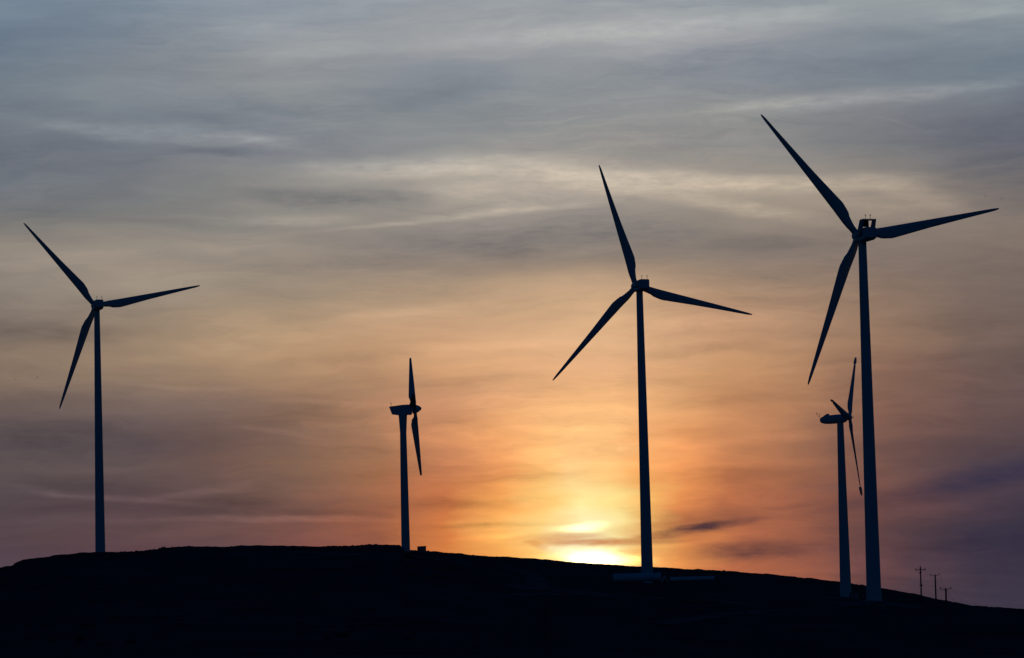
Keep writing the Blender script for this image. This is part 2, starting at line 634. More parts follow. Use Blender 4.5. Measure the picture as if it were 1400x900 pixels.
# --- older turbine with rounded nacelle and turned tip brakes
def old_turbine_round():
    d = 1071.0
    tower_top = at(1148.6, 572, d)
    yaw = rad(-107.5)
    gz = ground_z(tower_top.x, tower_top.y)
    H0 = tower_top.z - gz
    root = empty('wind_turbine', (tower_top.x, tower_top.y, gz), yaw)
    tag(root, 'small old wind turbine with rounded nacelle, just left of the tallest tower', 'wind turbine')
    bm = bmesh.new()
    zt = H0 - 1.2
    lathe(bm, [(1.86, -1.5), (1.86, .1), (1.74, .15), (1.36, zt * .5), (1.38, zt * .5 + .02), (1.38, zt * .5 + .14), (1.35, zt * .5 + .16), (.98, zt)], n=48)
    obj('tower', bm, WHITE, root, angle=20)
    S = 1 / (F / d)
    sc = 1 / math.cos(rad(15))
    prof = [(-6.3, .12, .25), (-6.1, .45, .7), (-5.5, .85, 1.05), (-4.5, 1.15, 1.3), (-3, 1.28, 1.42), (0, 1.3, 1.45), (1.2, 1.25, 1.35), (1.9, 1.0, 1.05), (2.15, .7, .8)]
    bm = bmesh.new()
    secs = []
    for y, hw, hh in prof:
        s = []
        for k in range(28):
            t = 2 * math.pi * k / 28
            cx, sz = math.cos(t), math.sin(t)
            s.append(Vector((hw * math.copysign(abs(cx) ** .75, cx), y, H0 - .1 + hh * (.92 if sz > 0 else 1) * math.copysign(abs(sz) ** .75, sz) + .04 * y)))
        secs.append(s)
    loft(bm, secs)
    nac = obj('nacelle', bm, WHITE, root, angle=50)
    bm = bmesh.new()
    loft(bm, [[Vector((x, y, z + H0)) for y, z in ((-5.7, .3), (-4.6, 1.15), (-3.9, 1.5), (-3.5, 1.5), (-3.35, .8))] for x in (-.55, .55)])
    obj('roof_vent', bm, GREY, nac)
    bm = bmesh.new()
    rod(bm, (0, -5.9, H0 + .1), (0, -7.2, H0 + 1.3), .045)
    rod(bm, (0, -7.0, H0 + 1.1), (0, -7.25, H0 + 1.9), .045)
    rod(bm, (0, -6.3, H0 + .5), (0, -6.4, H0 + 1.55), .045)
    rod(bm, (0, -7.5, H0 + 1.9), (0, -7.0, H0 + 1.9), .07)
    rod(bm, (0, -6.6, H0 + 1.5), (0, -6.2, H0 + 1.5), .07)
    obj('wind_sensor', bm, STEEL, nac)
    tilt = rad(2.6)
    NM = Matrix.Translation((0, 0, H0)) @ Matrix.Rotation(tilt, 4, 'X')
    o = 2.95
    bm = bmesh.new()
    lathe(bm, [(.6, o - .9), (.8, o - .75), (.85, o + .3), (.7, o + .6), (.3, o + .75), (.05, o + .78)], n=28, axis='Y', M=NM)
    rod(bm, NM @ Vector((0, o + .7, 0)), NM @ Vector((0, o + 1.25, 0)), .1)
    obj('hub', bm, WHITE, root, angle=50)
    L = 25.2
    spec = [(.02, .95, .47, .95, 8, 1), (.07, 1.05, .5, .9, 8, .85), (.15, 2.0, .6, .75, 8, .1), (.2, 2.1, .6, .65, 7, 0), (.5, 1.6, .5, .42, 3, 0), (.86, .9, .36, .24, 1, 0), (.885, .8, .34, .2, 0, 0)]
    tipspec = [(.888, .3, .15, .2, 84, .6), (.893, .95, .42, .16, 84, 0), (.94, .86, .4, .14, 84, 0), (.985, .6, .3, .1, 84, 0), (1.0, .25, .14, .05, 84, 0)]
    src = None
    for k in range(3):
        BM = NM @ Matrix.Translation((0, o, 0)) @ Matrix.Rotation(rad(-39.4) + k * 2 * math.pi / 3, 4, 'Y')
        if src is None:
            src = obj('blade', blade_bm(L, spec, pitch=22), BLADE, root, angle=60)
            src.matrix_local = BM
            tipsrc = obj('tip_brake', blade_bm(L, tipspec), BLADE, src, angle=60)
        else:
            b = share('blade', src, root, BM)
            share('tip_brake', tipsrc, b, Matrix.Identity(4))


old_turbine_round()


# ------------------------------------------------------------------ things on the hill
def kiosk(px, py, w, dpt, h, rz, label, mat):
    p = on_ground(px, py)
    root = empty('transformer_hut', p, rz)
    tag(root, label, 'hut')
    bm = bmesh.new()
    box(bm, -w / 2 + .06, w / 2 - .06, -dpt / 2 + .06, dpt / 2 - .06, -.8, h - .16, .02)
    wall = obj('wall', bm, mat, root)
    bm = bmesh.new()
    loft(bm, [[Vector((x, y, z)) for x, z in ((-w / 2, h - .157), (w / 2, h - .157), (w / 2, h + .1), (-w / 2, h - .03))] for y in (-dpt / 2, dpt / 2)])
    obj('roof', bm, CONC, root)
    for s in (-1, 1):
        bm = bmesh.new()
        xa, xb = sorted((s * .03, s * w * .36))
        box(bm, xa, xb, -dpt / 2 + .02, -dpt / 2 + .057, .15, h - .3, .008)
        dr = obj('door', bm, STEEL, root)
        bm = bmesh.new()
        box(bm, s * .1 - .02, s * .1 + .02, -dpt / 2 - .05, -dpt / 2 + .017, h * .42, h * .42 + .22)
        obj('handle', bm, DARK, dr)


kiosk(576.6, 754.4, 3.1, 2.4, 2.0, rad(8), 'low box-shaped hut on the skyline beside the pointed-spinner turbine', KIOSK)
kiosk(1168.5, 820.0, 3.0, 2.2, 1.9, rad(-6), 'low dark hut at the foot of the rounded-nacelle turbine', KIOSK)


def tube(px0, px1, pytop, dist, diam, label, name, cradles, rot_extra=0):
    a, b = at(px0, pytop, dist), at(px1, pytop + .012 * (px1 - px0), dist)
    m = (a + b) / 2
    g = ground_z(m.x, m.y)
    L = (b - a).length
    zc = m.z - diam / 2
    ang = math.atan2(b.y - a.y, b.x - a.x) + rot_extra
    root = empty(name, (m.x, m.y, g), ang)
    tag(root, label, 'tower section')
    h = zc - g
    bm = bmesh.new()
    R = diam / 2
    # hollow barrel with end flanges, open at both ends
    prof = [(R - .22, -L / 2), (R + .05, -L / 2), (R + .05, -L / 2 + .18), (R, -L / 2 + .2), (R, -.08), (R + .025, -.06), (R + .025, .06), (R, .08),
            (R - .02, L / 2 - .2), (R + .03, L / 2 - .18), (R + .03, L / 2), (R - .22, L / 2), (R - .22, -L / 2)]
    secs = []
    for rr, x in prof:
        secs.append([Vector((x, rr * math.cos(2 * math.pi * k / 48), h + rr * math.sin(2 * math.pi * k / 48))) for k in range(48)])
    loft(bm, secs, cap=False)
    bmesh.ops.remove_doubles(bm, verts=bm.verts, dist=.001)
    obj('barrel', bm, WHITE, root, angle=40)
    for s in cradles:
        bm = bmesh.new()
        x = s * L
        box(bm, x - .2, x + .2, -R * .9, R * .9, -.8, max(.05, h - R * .93), .02)
        for q in (-1, 1):
            loft(bm, [[Vector((xx, q * y, z)) for y, z in ((R * .45, h - R * .93 - .02), (R * .95, h - R * .93 - .02), (R * .95, h - R * .4))] for xx in (x - .18, x + .18)])
        obj('cradle', bm, WOOD, root)


tube(838, 903.5, 783.6, 1212, 2.9, 'thick pale steel tower tube lying at the foot of the turbine by the sun', 'tower_section', (-.36, .33))
tube(916, 977, 788, 1268, 1.7, 'thinner pale steel tube lying to the right of the thick one', 'tower_section', (-.38, .36))

# small peaked tarpaulin shelter between the two tubes
p = on_ground(909, 796)
root = empty('tarpaulin_shelter', p, rad(4))
tag(root, 'small peaked pale tarpaulin shelter between the two lying tubes', 'shelter')
bm = bmesh.new()
o_, i_ = [(-1.25, -.3), (-.9, .75), (-.15, 2.25), (.2, 2.2), (.85, .9), (1.3, -.3)], [(-.95, -.3), (-.7, .5), (-.1, 1.15), (.15, 1.12), (.65, .5), (1.0, -.3)]
front = o_ + list(reversed(i_))
loft(bm, [[Vector((x, y, z)) for x, z in front] for y in (-1.2, 1.4)], cap=False)
vs = list(bm.verts)
bm.verts.ensure_lookup_table()
nf = len(front)
for base_i in (0, nf):
    for k in range(5):
        q = [bm.verts[base_i + k], bm.verts[base_i + k + 1], bm.verts[base_i + nf - 2 - k], bm.verts[base_i + nf - 1 - k]]
        try: bm.faces.new(q)
        except ValueError: pass
obj('cover', bm, TARP, root, smooth=False)
bm = bmesh.new()
rod(bm, (0, -1.1, -.3), (0, -1.1, 1.1), .06)
rod(bm, (0, 1.2, -.3), (0, 1.2, 1.1), .06)
rod(bm, (0, -1.15, 1.08), (0, 1.3, 1.08), .05)
obj('tent_frame', bm, WOOD, root)


# ------------------------------------------------------------------ power line
def pole(px, py_base, px_top, py_top, kind, label):
    g = on_ground(px, py_base)
    d = math.hypot(g.x, g.y)
    t = at(px_top, py_top, d)
    H = t.z - g.z
    rz = rad(-12)
    root = empty('utility_pole', g, rz)
    tag(root, label, 'utility pole', 'wooden utility poles down the slope')
    bm = bmesh.new()
    rod(bm, (0, 0, -1.0), (0, 0, H - (0 if kind == 'tee' else .45)), .24, .19, n=16)
    obj('post', bm, WOOD, root)
    tips = []
    if kind == 'tee':
        w, za = 1.45, H - .75
        bm = bmesh.new()
        box(bm, -w, w, -.28, -.16, za - .09, za + .09, .015)
        arm = obj('crossarm', bm, WOOD, root)
        for x, zz in ((-w + .1, za + .1), (w - .1, za + .1)):
            bm = bmesh.new()
            lathe(bm, [(.05, -.55), (.1, -.42), (.06, -.36), (.11, -.3), (.04, -.2), (.04, .12), (.12, .14), (.12, .2), (.08, .23), (.12, .26), (.12, .33), (.05, .38)],
                  n=12, M=Matrix.Translation((x, -.22, zz - .01)))
            obj('insulator', bm, PORCELAIN, arm)
            tips.append(Vector((x, -.22, zz + .36)))
        bm = bmesh.new()
        lathe(bm, [(.03, 0), (.03, .2), (.11, .22), (.11, .3), (.07, .34), (.11, .38), (.04, .48)], n=12, M=Matrix.Translation((0, 0, H - .01)))
        obj('insulator', bm, PORCELAIN, root)
        tips.insert(1, Vector((0, 0, H + .46)))
        bm = bmesh.new()
        box(bm, -.62, .36, -.3, -.18, H - 1.75, H - 1.63, .01)
        for x in (-.55, .3):
            rod(bm, (x, -.24, H - 1.7), (x, -.24, H - 1.35), .07)
        obj('fuse_bracket', bm, STEEL, root)
        bm = bmesh.new()
        box(bm, -.5, .5, -.34, -.2, H - 5.35, H - 5.2, .01)
        box(bm, .2, .45, -.5, -.343, H - 5.6, H - 5.0, .02)
        obj('switch_bracket', bm, STEEL, root)
    else:
        w, za = 1.2, H - .35
        bm = bmesh.new()
        # shallow winged crossarm carried on a small v bracket
        for s in (-1, 1):
            rod(bm, (s * .3, -.05, za - .12), (s * w, -.05, za + .02), .055)
            rod(bm, (0, -.05, H - .75), (s * .45, -.05, za - .08), .045)
        rod(bm, (-.3, -.05, za - .12), (.3, -.05, za - .12), .055)
        arm = obj('crossarm', bm, STEEL, root)
        for x, zz in ((-w + .03, za), (0, za - .1), (w - .03, za)):
            bm = bmesh.new()
            lathe(bm, [(.03, 0), (.03, .1), (.1, .12), (.1, .19), (.065, .22), (.1, .25), (.1, .31), (.04, .4)], n=12, M=Matrix.Translation((x, -.05, zz)))
            obj('insulator', bm, PORCELAIN, arm)
            tips.append(Vector((x, -.05, zz + .38)))
    M = Matrix.Translation(g) @ Matrix.Rotation(rz, 4, 'Z')
    return root, [M @ q for q in tips], H


p1, t1, h1 = pole(1260.0, 826, 1257.6, 775.5, 'tee', 'dark wooden utility pole with a straight crossarm, tallest on the skyline of the three')
p2, t2, h2 = pole(1280.2, 836, 1278.0, 784.5, 'wing', 'dark wooden utility pole with a winged crossarm, middle of the three')
p3, t3, h3 = pole(1295.0, 861, 1292.4, 803, 'wing', 'lowest dark wooden utility pole, with winged crossarm and stay wires')

conductor_labels = ['thin wire sagging between the two upper poles on the left side of the crossarms', 'thin wire sagging between the pole heads, between the outer wires',
                    'thin wire sagging between the poles on the right side of the crossarms']
for k in range(3):
    bm = bmesh.new()
    for a, b in ((t1[k], t2[k]), (t2[k], t3[k])):
        prev = None
        for i in range(17):
            t = i / 16
            q = a.lerp(b, t) - Vector((0, 0, 4 * t * (1 - t) * (1.6 if a is t1[k] else 2.2)))
            if prev: rod(bm, prev, q, .02, n=6)
            prev = q
    tag(obj('power_wire', bm, WIRE), conductor_labels[k], 'wire', 'wires strung between the utility poles')
# stay wires of the last pole, anchored in the slope to the right
for k, (dx, zz) in enumerate(((.03, h3 - .6), (1.15, h3 - .1))):
    bm = bmesh.new()
    end = Vector((7.2 + dx * 1.6, -.6, 0))
    M3 = Matrix.Rotation(rad(-12), 4, 'Z')
    w = p3.location + (M3 @ end)
    end.z = ground_z(w.x, w.y) - p3.location.z - .1
    rod(bm, (dx, -.05, zz), end, .018, n=6)
    obj('stay_wire', bm, WIRE, p3)

# slender lattice mast on the near slope, its foot below the picture
g = on_ground(747, 893)
d = math.hypot(g.x, g.y)
g.z = ground_z(g.x, g.y)
t = at(747, 810.5, d)
H = t.z - g.z
wd = 4.0 / F * d
root = empty('lattice_mast', g, rad(20))
tag(root, 'slender dark lattice mast rising on the near slope below the sun', 'mast')
legs = [(wd * 1.1 * math.cos(rad(90 + 120 * k)), wd * 1.1 * math.sin(rad(90 + 120 * k))) for k in range(3)]
for x, y in legs:
    bm = bmesh.new()
    rod(bm, (x, y, -1.0), (x, y, H * .8), wd * .1)
    rod(bm, (x, y, H * .8), (x * .05, y * .05, H * .965), wd * .1, wd * .06)
    obj('mast_leg', bm, MASTM, root)
bm = bmesh.new()
nb = 16
for k in range(nb):
    z0, z1 = H * .8 * k / nb, H * .8 * (k + 1) / nb
    for i in range(3):
        A, B = legs[i], legs[(i + 1) % 3]
        if k % 2: A, B = B, A
        rod(bm, (*A, z0), (*B, z1), wd * .05, n=5)
for z in (H * .25, H * .62):
    for i in range(3):
        rod(bm, (*legs[i], z), (*legs[(i + 1) % 3], z), wd * .1, n=5)
obj('bracing', bm, MASTM, root)
bm = bmesh.new()
rod(bm, (0, 0, H * .94), (0, 0, H), wd * .05)
obj('lightning_rod', bm, MASTM, root)


# ------------------------------------------------------------------ birds
def bird(px, py, d, bank, label, first=None):
    p = at(px, py, d)
    if first:
        o = first.copy()
        C.objects.link(o)
    else:
        bm = bmesh.new()
        lathe(bm, [(.01, -.42), (.05, -.38), (.075, -.2), (.1, 0), (.085, .16), (.06, .24), (.065, .29), (.045, .35), (.012, .43)], n=12, axis='Y')
        for s in (-1, 1):
            st = [(0, .12, -.12, .02, .03), (.22, .14, -.12, .09, .025), (.45, .1, -.1, .12, .02), (.66, -.02, -.12, .06, .012)]
            loft(bm, [[Vector((s * x, f, z)), Vector((s * x, (f + r_) / 2, z + th)), Vector((s * x, r_, z)), Vector((s * x, (f + r_) / 2, z - th * .4))] for x, f, r_, z, th in st])
        loft(bm, [[Vector((-w, y, 0)), Vector((0, y, .015)), Vector((w, y, 0)), Vector((0, y, -.015))] for w, y in ((.04, -.34), (.12, -.55))])
        o = obj('bird', bm, FEATHER)
    o.location = p
    o.rotation_euler = (rad(8), rad(bank), rad(60 + bank))
    tag(o, label, 'bird', 'far birds in flight')
    return o


b0 = bird(1347, 269, 2100, 12, 'tiny dark bird above the right turbine blade, left of the two there')
bird(1369, 271.5, 1900, -18, 'tiny dark bird beyond the tip of the right turbine blade', b0)
bird(21, 519, 2000, 10, 'tiny dark bird nearest the left edge of the sky', b0)
bird(51, 516, 1950, 25, 'tiny dark bird, middle of three left of the left turbine', b0)
bird(83, 499, 2200, -9, 'tiny dark bird closest to the lower blade of the left turbine', b0)

# ------------------------------------------------------------------ light and sky
SUN_AZ, SUN_EL = azel(812, 772)
sl = bpy.data.lights.new('sun', 'SUN')
sl.energy = .12
sl.angle = rad(.5)
sl.color = (1, .55, .25)
sun = bpy.data.objects.new('sun', sl)
C.objects.link(sun)
sd = Vector((math.sin(rad(SUN_AZ)) * math.cos(rad(SUN_EL)), math.cos(rad(SUN_AZ)) * math.cos(rad(SUN_EL)), math.sin(rad(SUN_EL))))
sun.rotation_euler = (-sd).to_track_quat('-Z', 'Y').to_euler()

world = bpy.data.worlds.new('World')
scene.world = world
world.use_nodes = True
nt = world.node_tree
N, L = nt.nodes, nt.links
for nd in list(N): N.remove(nd)
out = N.new('ShaderNodeOutputWorld')


def mth(op, a, b=None, c=None, clamp=False):
    n = N.new('ShaderNodeMath')
    n.operation = op
    n.use_clamp = clamp
    for i, v in enumerate((a, b, c)):
        if v is None: continue
        if isinstance(v, (int, float)): n.inputs[i].default_value = v
        else: L.new(v, n.inputs[i])
    return n.outputs[0]


def vmth(op, a, b=None, s=None):
    n = N.new('ShaderNodeVectorMath')
    n.operation = op
    for i, v in enumerate((a, b)):
        if v is None: continue
        if isinstance(v, (tuple, list)): n.inputs[i].default_value = v
        else: L.new(v, n.inputs[i])
    if s is not None:
        if isinstance(s, (int, float)): n.inputs['Scale'].default_value = s
        else: L.new(s, n.inputs['Scale'])
    return n.outputs['Value'] if op in ('LENGTH', 'DOT_PRODUCT') else n.outputs['Vector']


def maprange(v, a, b, c=0.0, d=1.0, mode='LINEAR'):
    n = N.new('ShaderNodeMapRange')
    n.interpolation_type = mode
    n.clamp = True
    L.new(v, n.inputs['Value'])
    n.inputs['From Min'].default_value = a
    n.inputs['From Max'].default_value = b
    n.inputs['To Min'].default_value = c
    n.inputs['To Max'].default_value = d
    return n.outputs['Result']


def mixc(f, a, b):
    n = N.new('ShaderNodeMix')
    n.data_type = 'RGBA'
    n.clamp_factor = True
    if isinstance(f, (int, float)): n.inputs[0].default_value = f
    else: L.new(f, n.inputs[0])
    for i, v in ((6, a), (7, b)):
        if isinstance(v, (tuple, list)): n.inputs[i].default_value = (*v, 1)
        else: L.new(v, n.inputs[i])
    return n.outputs[2]


def noise(vec, scale, detail, rough=.55, w=None, lac=2.0):
    n = N.new('ShaderNodeTexNoise')
    n.inputs['Scale'].default_value = scale
    n.inputs['Detail'].default_value = detail
    n.inputs['Roughness'].default_value = rough
    n.inputs['Lacunarity'].default_value = lac
    L.new(vec, n.inputs['Vector'])
    return n


def mapping(vec, loc=(0, 0, 0), rot=(0, 0, 0), scale=(1, 1, 1), kind='POINT'):
    n = N.new('ShaderNodeMapping')
    n.vector_type = kind
    n.inputs['Location'].default_value = loc
    n.inputs['Rotation'].default_value = rot
    n.inputs['Scale'].default_value = scale
    L.new(vec, n.inputs['Vector'])
    return n.outputs['Vector']


tc = N.new('ShaderNodeTexCoord')
dirv = vmth('NORMALIZE', tc.outputs['Generated'])
sep = N.new('ShaderNodeSeparateXYZ')
L.new(dirv, sep.inputs[0])
AZ = mth('MULTIPLY', mth('ARCTAN2', sep.outputs['X'], sep.outputs['Y']), 180 / math.pi)
EL = mth('MULTIPLY', mth('ARCSINE', sep.outputs['Z']), 180 / math.pi)
cmb = N.new('ShaderNodeCombineXYZ')
L.new(AZ, cmb.inputs[0])
L.new(EL, cmb.inputs[1])
P0 = cmb.outputs[0]                                   # azimuth and elevation in degrees

# slow wavering of the cloud sheet
w1 = noise(mapping(P0, scale=(.28, 1.1, 1)), 1.0, 3.0)
w2 = noise(mapping(P0, loc=(31, 7, 0), scale=(1.1, 4.5, 1)), 1.0, 4.0)
d1 = vmth('SUBTRACT', w1.outputs['Color'], (.5, .5, .5))
d2 = vmth('SUBTRACT', w2.outputs['Color'], (.5, .5, .5))
P1 = vmth('ADD', P0, vmth('ADD', vmth('MULTIPLY', d1, (1.6, .42, 0)), vmth('MULTIPLY', d2, (.5, .09, 0))))
PB = vmth('ADD', P0, vmth('ADD', vmth('MULTIPLY', d1, (.5, .10, 0)), vmth('MULTIPLY', d2, (.55, .13, 0))))
sp = N.new('ShaderNodeSeparateXYZ')
L.new(P1, sp.inputs[0])

# colours of the veiled evening sky: rows of height, columns of azimuth (photograph pixels, turned into degrees)
XS = [0, 200, 300, 400, 500, 600, 690, 740, 780, 815, 850, 900, 1000, 1200, 1400]
_ = None
ROWS = [
    (0, [(114, 131, 147), (127, 140, 153), _, (142, 151, 161), _, (149, 155, 161), _, _, _, (150, 157, 162), _, _, (148, 156, 161), (148, 155, 159), (147, 157, 161)]),
    (50, [(105, 121, 139), (124, 133, 144), _, (150, 155, 160), _, (156, 158, 161), _, _, _, (166, 167, 169), _, _, (157, 159, 163), (131, 139, 148), (128, 138, 147)]),
    (100, [(108, 122, 135), (132, 138, 145), _, (146, 149, 152), _, (132, 139, 148), _, _, _, (140, 145, 150), _, _, (131, 137, 147), (121, 130, 140), (112, 125, 136)]),
    (150, [(116, 125, 134), (123, 131, 140), _, (131, 137, 142), _, (131, 137, 142), _, _, _, (146, 148, 149), _, _, (145, 146, 145), (128, 130, 135), (106, 111, 123)]),
    (200, [(107, 112, 122), (114, 120, 130), _, (128, 132, 139), _, (144, 145, 145), _, _, _, (152, 149, 145), _, _, (142, 140, 138), (120, 121, 124), (99, 102, 113)]),
    (250, [(110, 116, 125), (118, 121, 125), _, (140, 138, 135), _, (165, 157, 148), _, _, _, (172, 162, 150), _, _, (164, 153, 141), (146, 136, 126), (110, 106, 109)]),
    (300, [(118, 117, 116), (125, 124, 122), _, (144, 139, 132), _, (146, 139, 132), _, _, _, (150, 141, 134), _, _, (148, 137, 126), (143, 130, 119), (126, 114, 107)]),
    (350, [(145, 135, 125), (152, 141, 129), _, (150, 138, 127), _, (138, 127, 120), _, _, _, (141, 129, 119), _, _, (136, 123, 114), (130, 115, 107), (122, 108, 100)]),
    (400, [(135, 125, 116), (156, 142, 127), _, (157, 140, 122), _, (178, 151, 124), _, _, _, (201, 166, 132), _, _, (168, 138, 113), (139, 117, 102), (112, 98, 94)]),
    (450, [(119, 108, 102), (150, 130, 110), _, (180, 151, 121), _, (202, 160, 125), _, _, _, (221, 178, 136), _, _, (196, 152, 119), (147, 118, 98), (109, 93, 88)]),
    (500, [(133, 115, 100), (154, 130, 108), _, (177, 142, 110), (188, 147, 113), (209, 160, 118), _, _, _, (234, 180, 134), _, _, (196, 147, 105), (135, 103, 87), (99, 83, 82)]),
    (550, [(112, 96, 90), (118, 100, 93), (128, 105, 94), (146, 114, 94), (168, 127, 99), (201, 145, 109), _, _, _, (250, 190, 130), _, _, (204, 144, 101), (130, 96, 82), (92, 76, 78)]),
    (600, [(89, 79, 82), (92, 79, 82), (106, 85, 80), (124, 97, 84), (158, 114, 86), (202, 136, 95), (240, 166, 106), (248, 184, 118), _, (255, 200, 134), _, (240, 162, 102), (205, 138, 93), (115, 84, 76), (80, 68, 75)]),
    (640, [(92, 80, 81), (98, 82, 80), (108, 84, 78), (130, 99, 81), (158, 110, 82), (201, 127, 86), (238, 158, 96), (252, 188, 114), _, (255, 205, 143), (255, 192, 114), (248, 160, 94), (188, 118, 79), (110, 80, 74), (64, 59, 74)]),
    (680, [(80, 70, 76), (91, 72, 76), (97, 77, 76), (112, 84, 77), (150, 100, 75), (193, 113, 72), (246, 166, 90), (254, 198, 114), (255, 229, 149), (255, 238, 168), (255, 215, 122), (240, 152, 86), (186, 111, 74), (107, 73, 70), (62, 55, 70)]),
    (720, [(84, 70, 76), (95, 72, 73), (104, 77, 74), (122, 82, 74), (150, 92, 70), (207, 119, 67), (254, 182, 98), (254, 208, 124), (255, 240, 178), (255, 244, 197), (255, 222, 128), (225, 136, 76), (168, 100, 72), (90, 66, 68), (53, 50, 68)]),
    (760, [(82, 68, 77), (93, 68, 74), (98, 72, 74), (128, 79, 74), (148, 89, 68), (215, 124, 67), (250, 176, 90), (254, 188, 95), (255, 234, 178), (255, 242, 205), (255, 222, 138), (250, 165, 86), (190, 111, 75), (88, 64, 70), (55, 51, 70)]),
    (800, [(80, 68, 77), (89, 66, 74), _, (120, 75, 72), _, (207, 116, 64), _, (250, 175, 90), _, (255, 220, 140), _, (245, 155, 80), (190, 108, 74), (80, 61, 68), (57, 53, 71)]),
    (860, [(78, 68, 76), (80, 66, 74), _, (100, 72, 72), _, (176, 104, 66), _, (220, 146, 80), _, (240, 180, 110), _, (215, 136, 76), (160, 96, 72), (76, 60, 68), (58, 54, 72)]),
]
TAB = []
for y, row in ROWS:
    known = [(x, lin(c)) for x, c in zip(XS, row) if c]
    TAB.append((y, [[interp([(x, c[k]) for x, c in known], X) for k in range(3)] for X in XS]))


def catmull(p0, p1, p2, p3, t):
    return .5 * (2 * p1 + (p2 - p0) * t + (2 * p0 - 5 * p1 + 4 * p2 - p3) * t * t + (3 * p1 - p0 - 3 * p2 + p3) * t ** 3)


def sky_colour(px, py):
    px, py = max(0, min(1400, px)), max(0, min(859.9, py))
    res = []
    j = max(i for i in range(len(TAB)) if TAB[i][0] <= py)
    j = min(j, len(TAB) - 2)
    t = (py - TAB[j][0]) / (TAB[j + 1][0] - TAB[j][0])
    for k in range(3):
        def rowval(i):
            i = max(0, min(len(TAB) - 1, i))
            q = max(i2 for i2 in range(len(XS)) if XS[i2] <= px)
            q = min(q, len(XS) - 2)
            u = (px - XS[q]) / (XS[q + 1] - XS[q])
            u = u * u * (3 - 2 * u) * .5 + u * .5
            return TAB[i][1][q][k] * (1 - u) + TAB[i][1][q + 1][k] * u
        res.append(max(.001, catmull(rowval(j - 1), rowval(j), rowval(j + 1), rowval(j + 2), t)))
    return res


EL0, EL1 = -.4, 10.6
STOPS = 32
cols_px = [-60, 100, 200, 300, 400, 500, 600, 680, 740, 785, 830, 870, 920, 990, 1070, 1150, 1240, 1330, 1460]
elfac = maprange(sp.outputs['Y'], EL0, EL1)
acc = None
prev_az = None
for px in cols_px:
    az = azel(px, 450)[0]
    n = N.new('ShaderNodeValToRGB')
    cr = n.color_ramp
    cr.interpolation = 'LINEAR'
    while len(cr.elements) < STOPS: cr.elements.new(.5)
    for i in range(STOPS):
        f = i / (STOPS - 1)
        x, y = pix(az, EL0 + (EL1 - EL0) * f)
        cr.elements[i].position = f
        cr.elements[i].color = (*sky_colour(x, y), 1)
    L.new(elfac, n.inputs['Fac'])
    if acc is None: acc = n.outputs['Color']
    else: acc = mixc(maprange(sp.outputs['X'], prev_az, az), acc, n.outputs['Color'])
    prev_az = az

# streaks of thin cirrus
s1 = noise(mapping(P1, rot=(0, 0, rad(-3)), scale=(.34, 2.1, 1)), 1.0, 5.0, .57).outputs['Fac']
s2 = noise(mapping(P1, loc=(13, 4, 0), rot=(0, 0, rad(-5)), scale=(.8, 4.4, 1)), 1.0, 6.0, .62).outputs['Fac']
s3 = noise(mapping(P0, loc=(5, 9, 0), rot=(0, 0, rad(2)), scale=(2.2, 9, 1)), 1.0, 6.0, .65).outputs['Fac']
PF = vmth('ADD', P0, vmth('ADD', vmth('MULTIPLY', d1, (3.0, 1.0, 0)), vmth('MULTIPLY', d2, (1.2, .34, 0))))
f1 = noise(mapping(PF, loc=(3, 21, 0), rot=(0, 0, rad(-7)), scale=(.55, 6.5, 1)), 1.0, 9.0, .72, lac=2.2).outputs['Fac']
fm = maprange(noise(mapping(P0, loc=(40, 2, 0), scale=(.22, .5, 1)), 1.0, 2.0).outputs['Fac'], .38, .62, .35, 1.0, 'SMOOTHSTEP')
fib = mth('MULTIPLY', mth('MULTIPLY', mth('SUBTRACT', f1, .5), .55), fm)
gain = mth('ADD', fib, mth('ADD', mth('MULTIPLY', mth('SUBTRACT', s1, .5), .40), mth('MULTIPLY', mth('SUBTRACT', s2, .5), .20)))

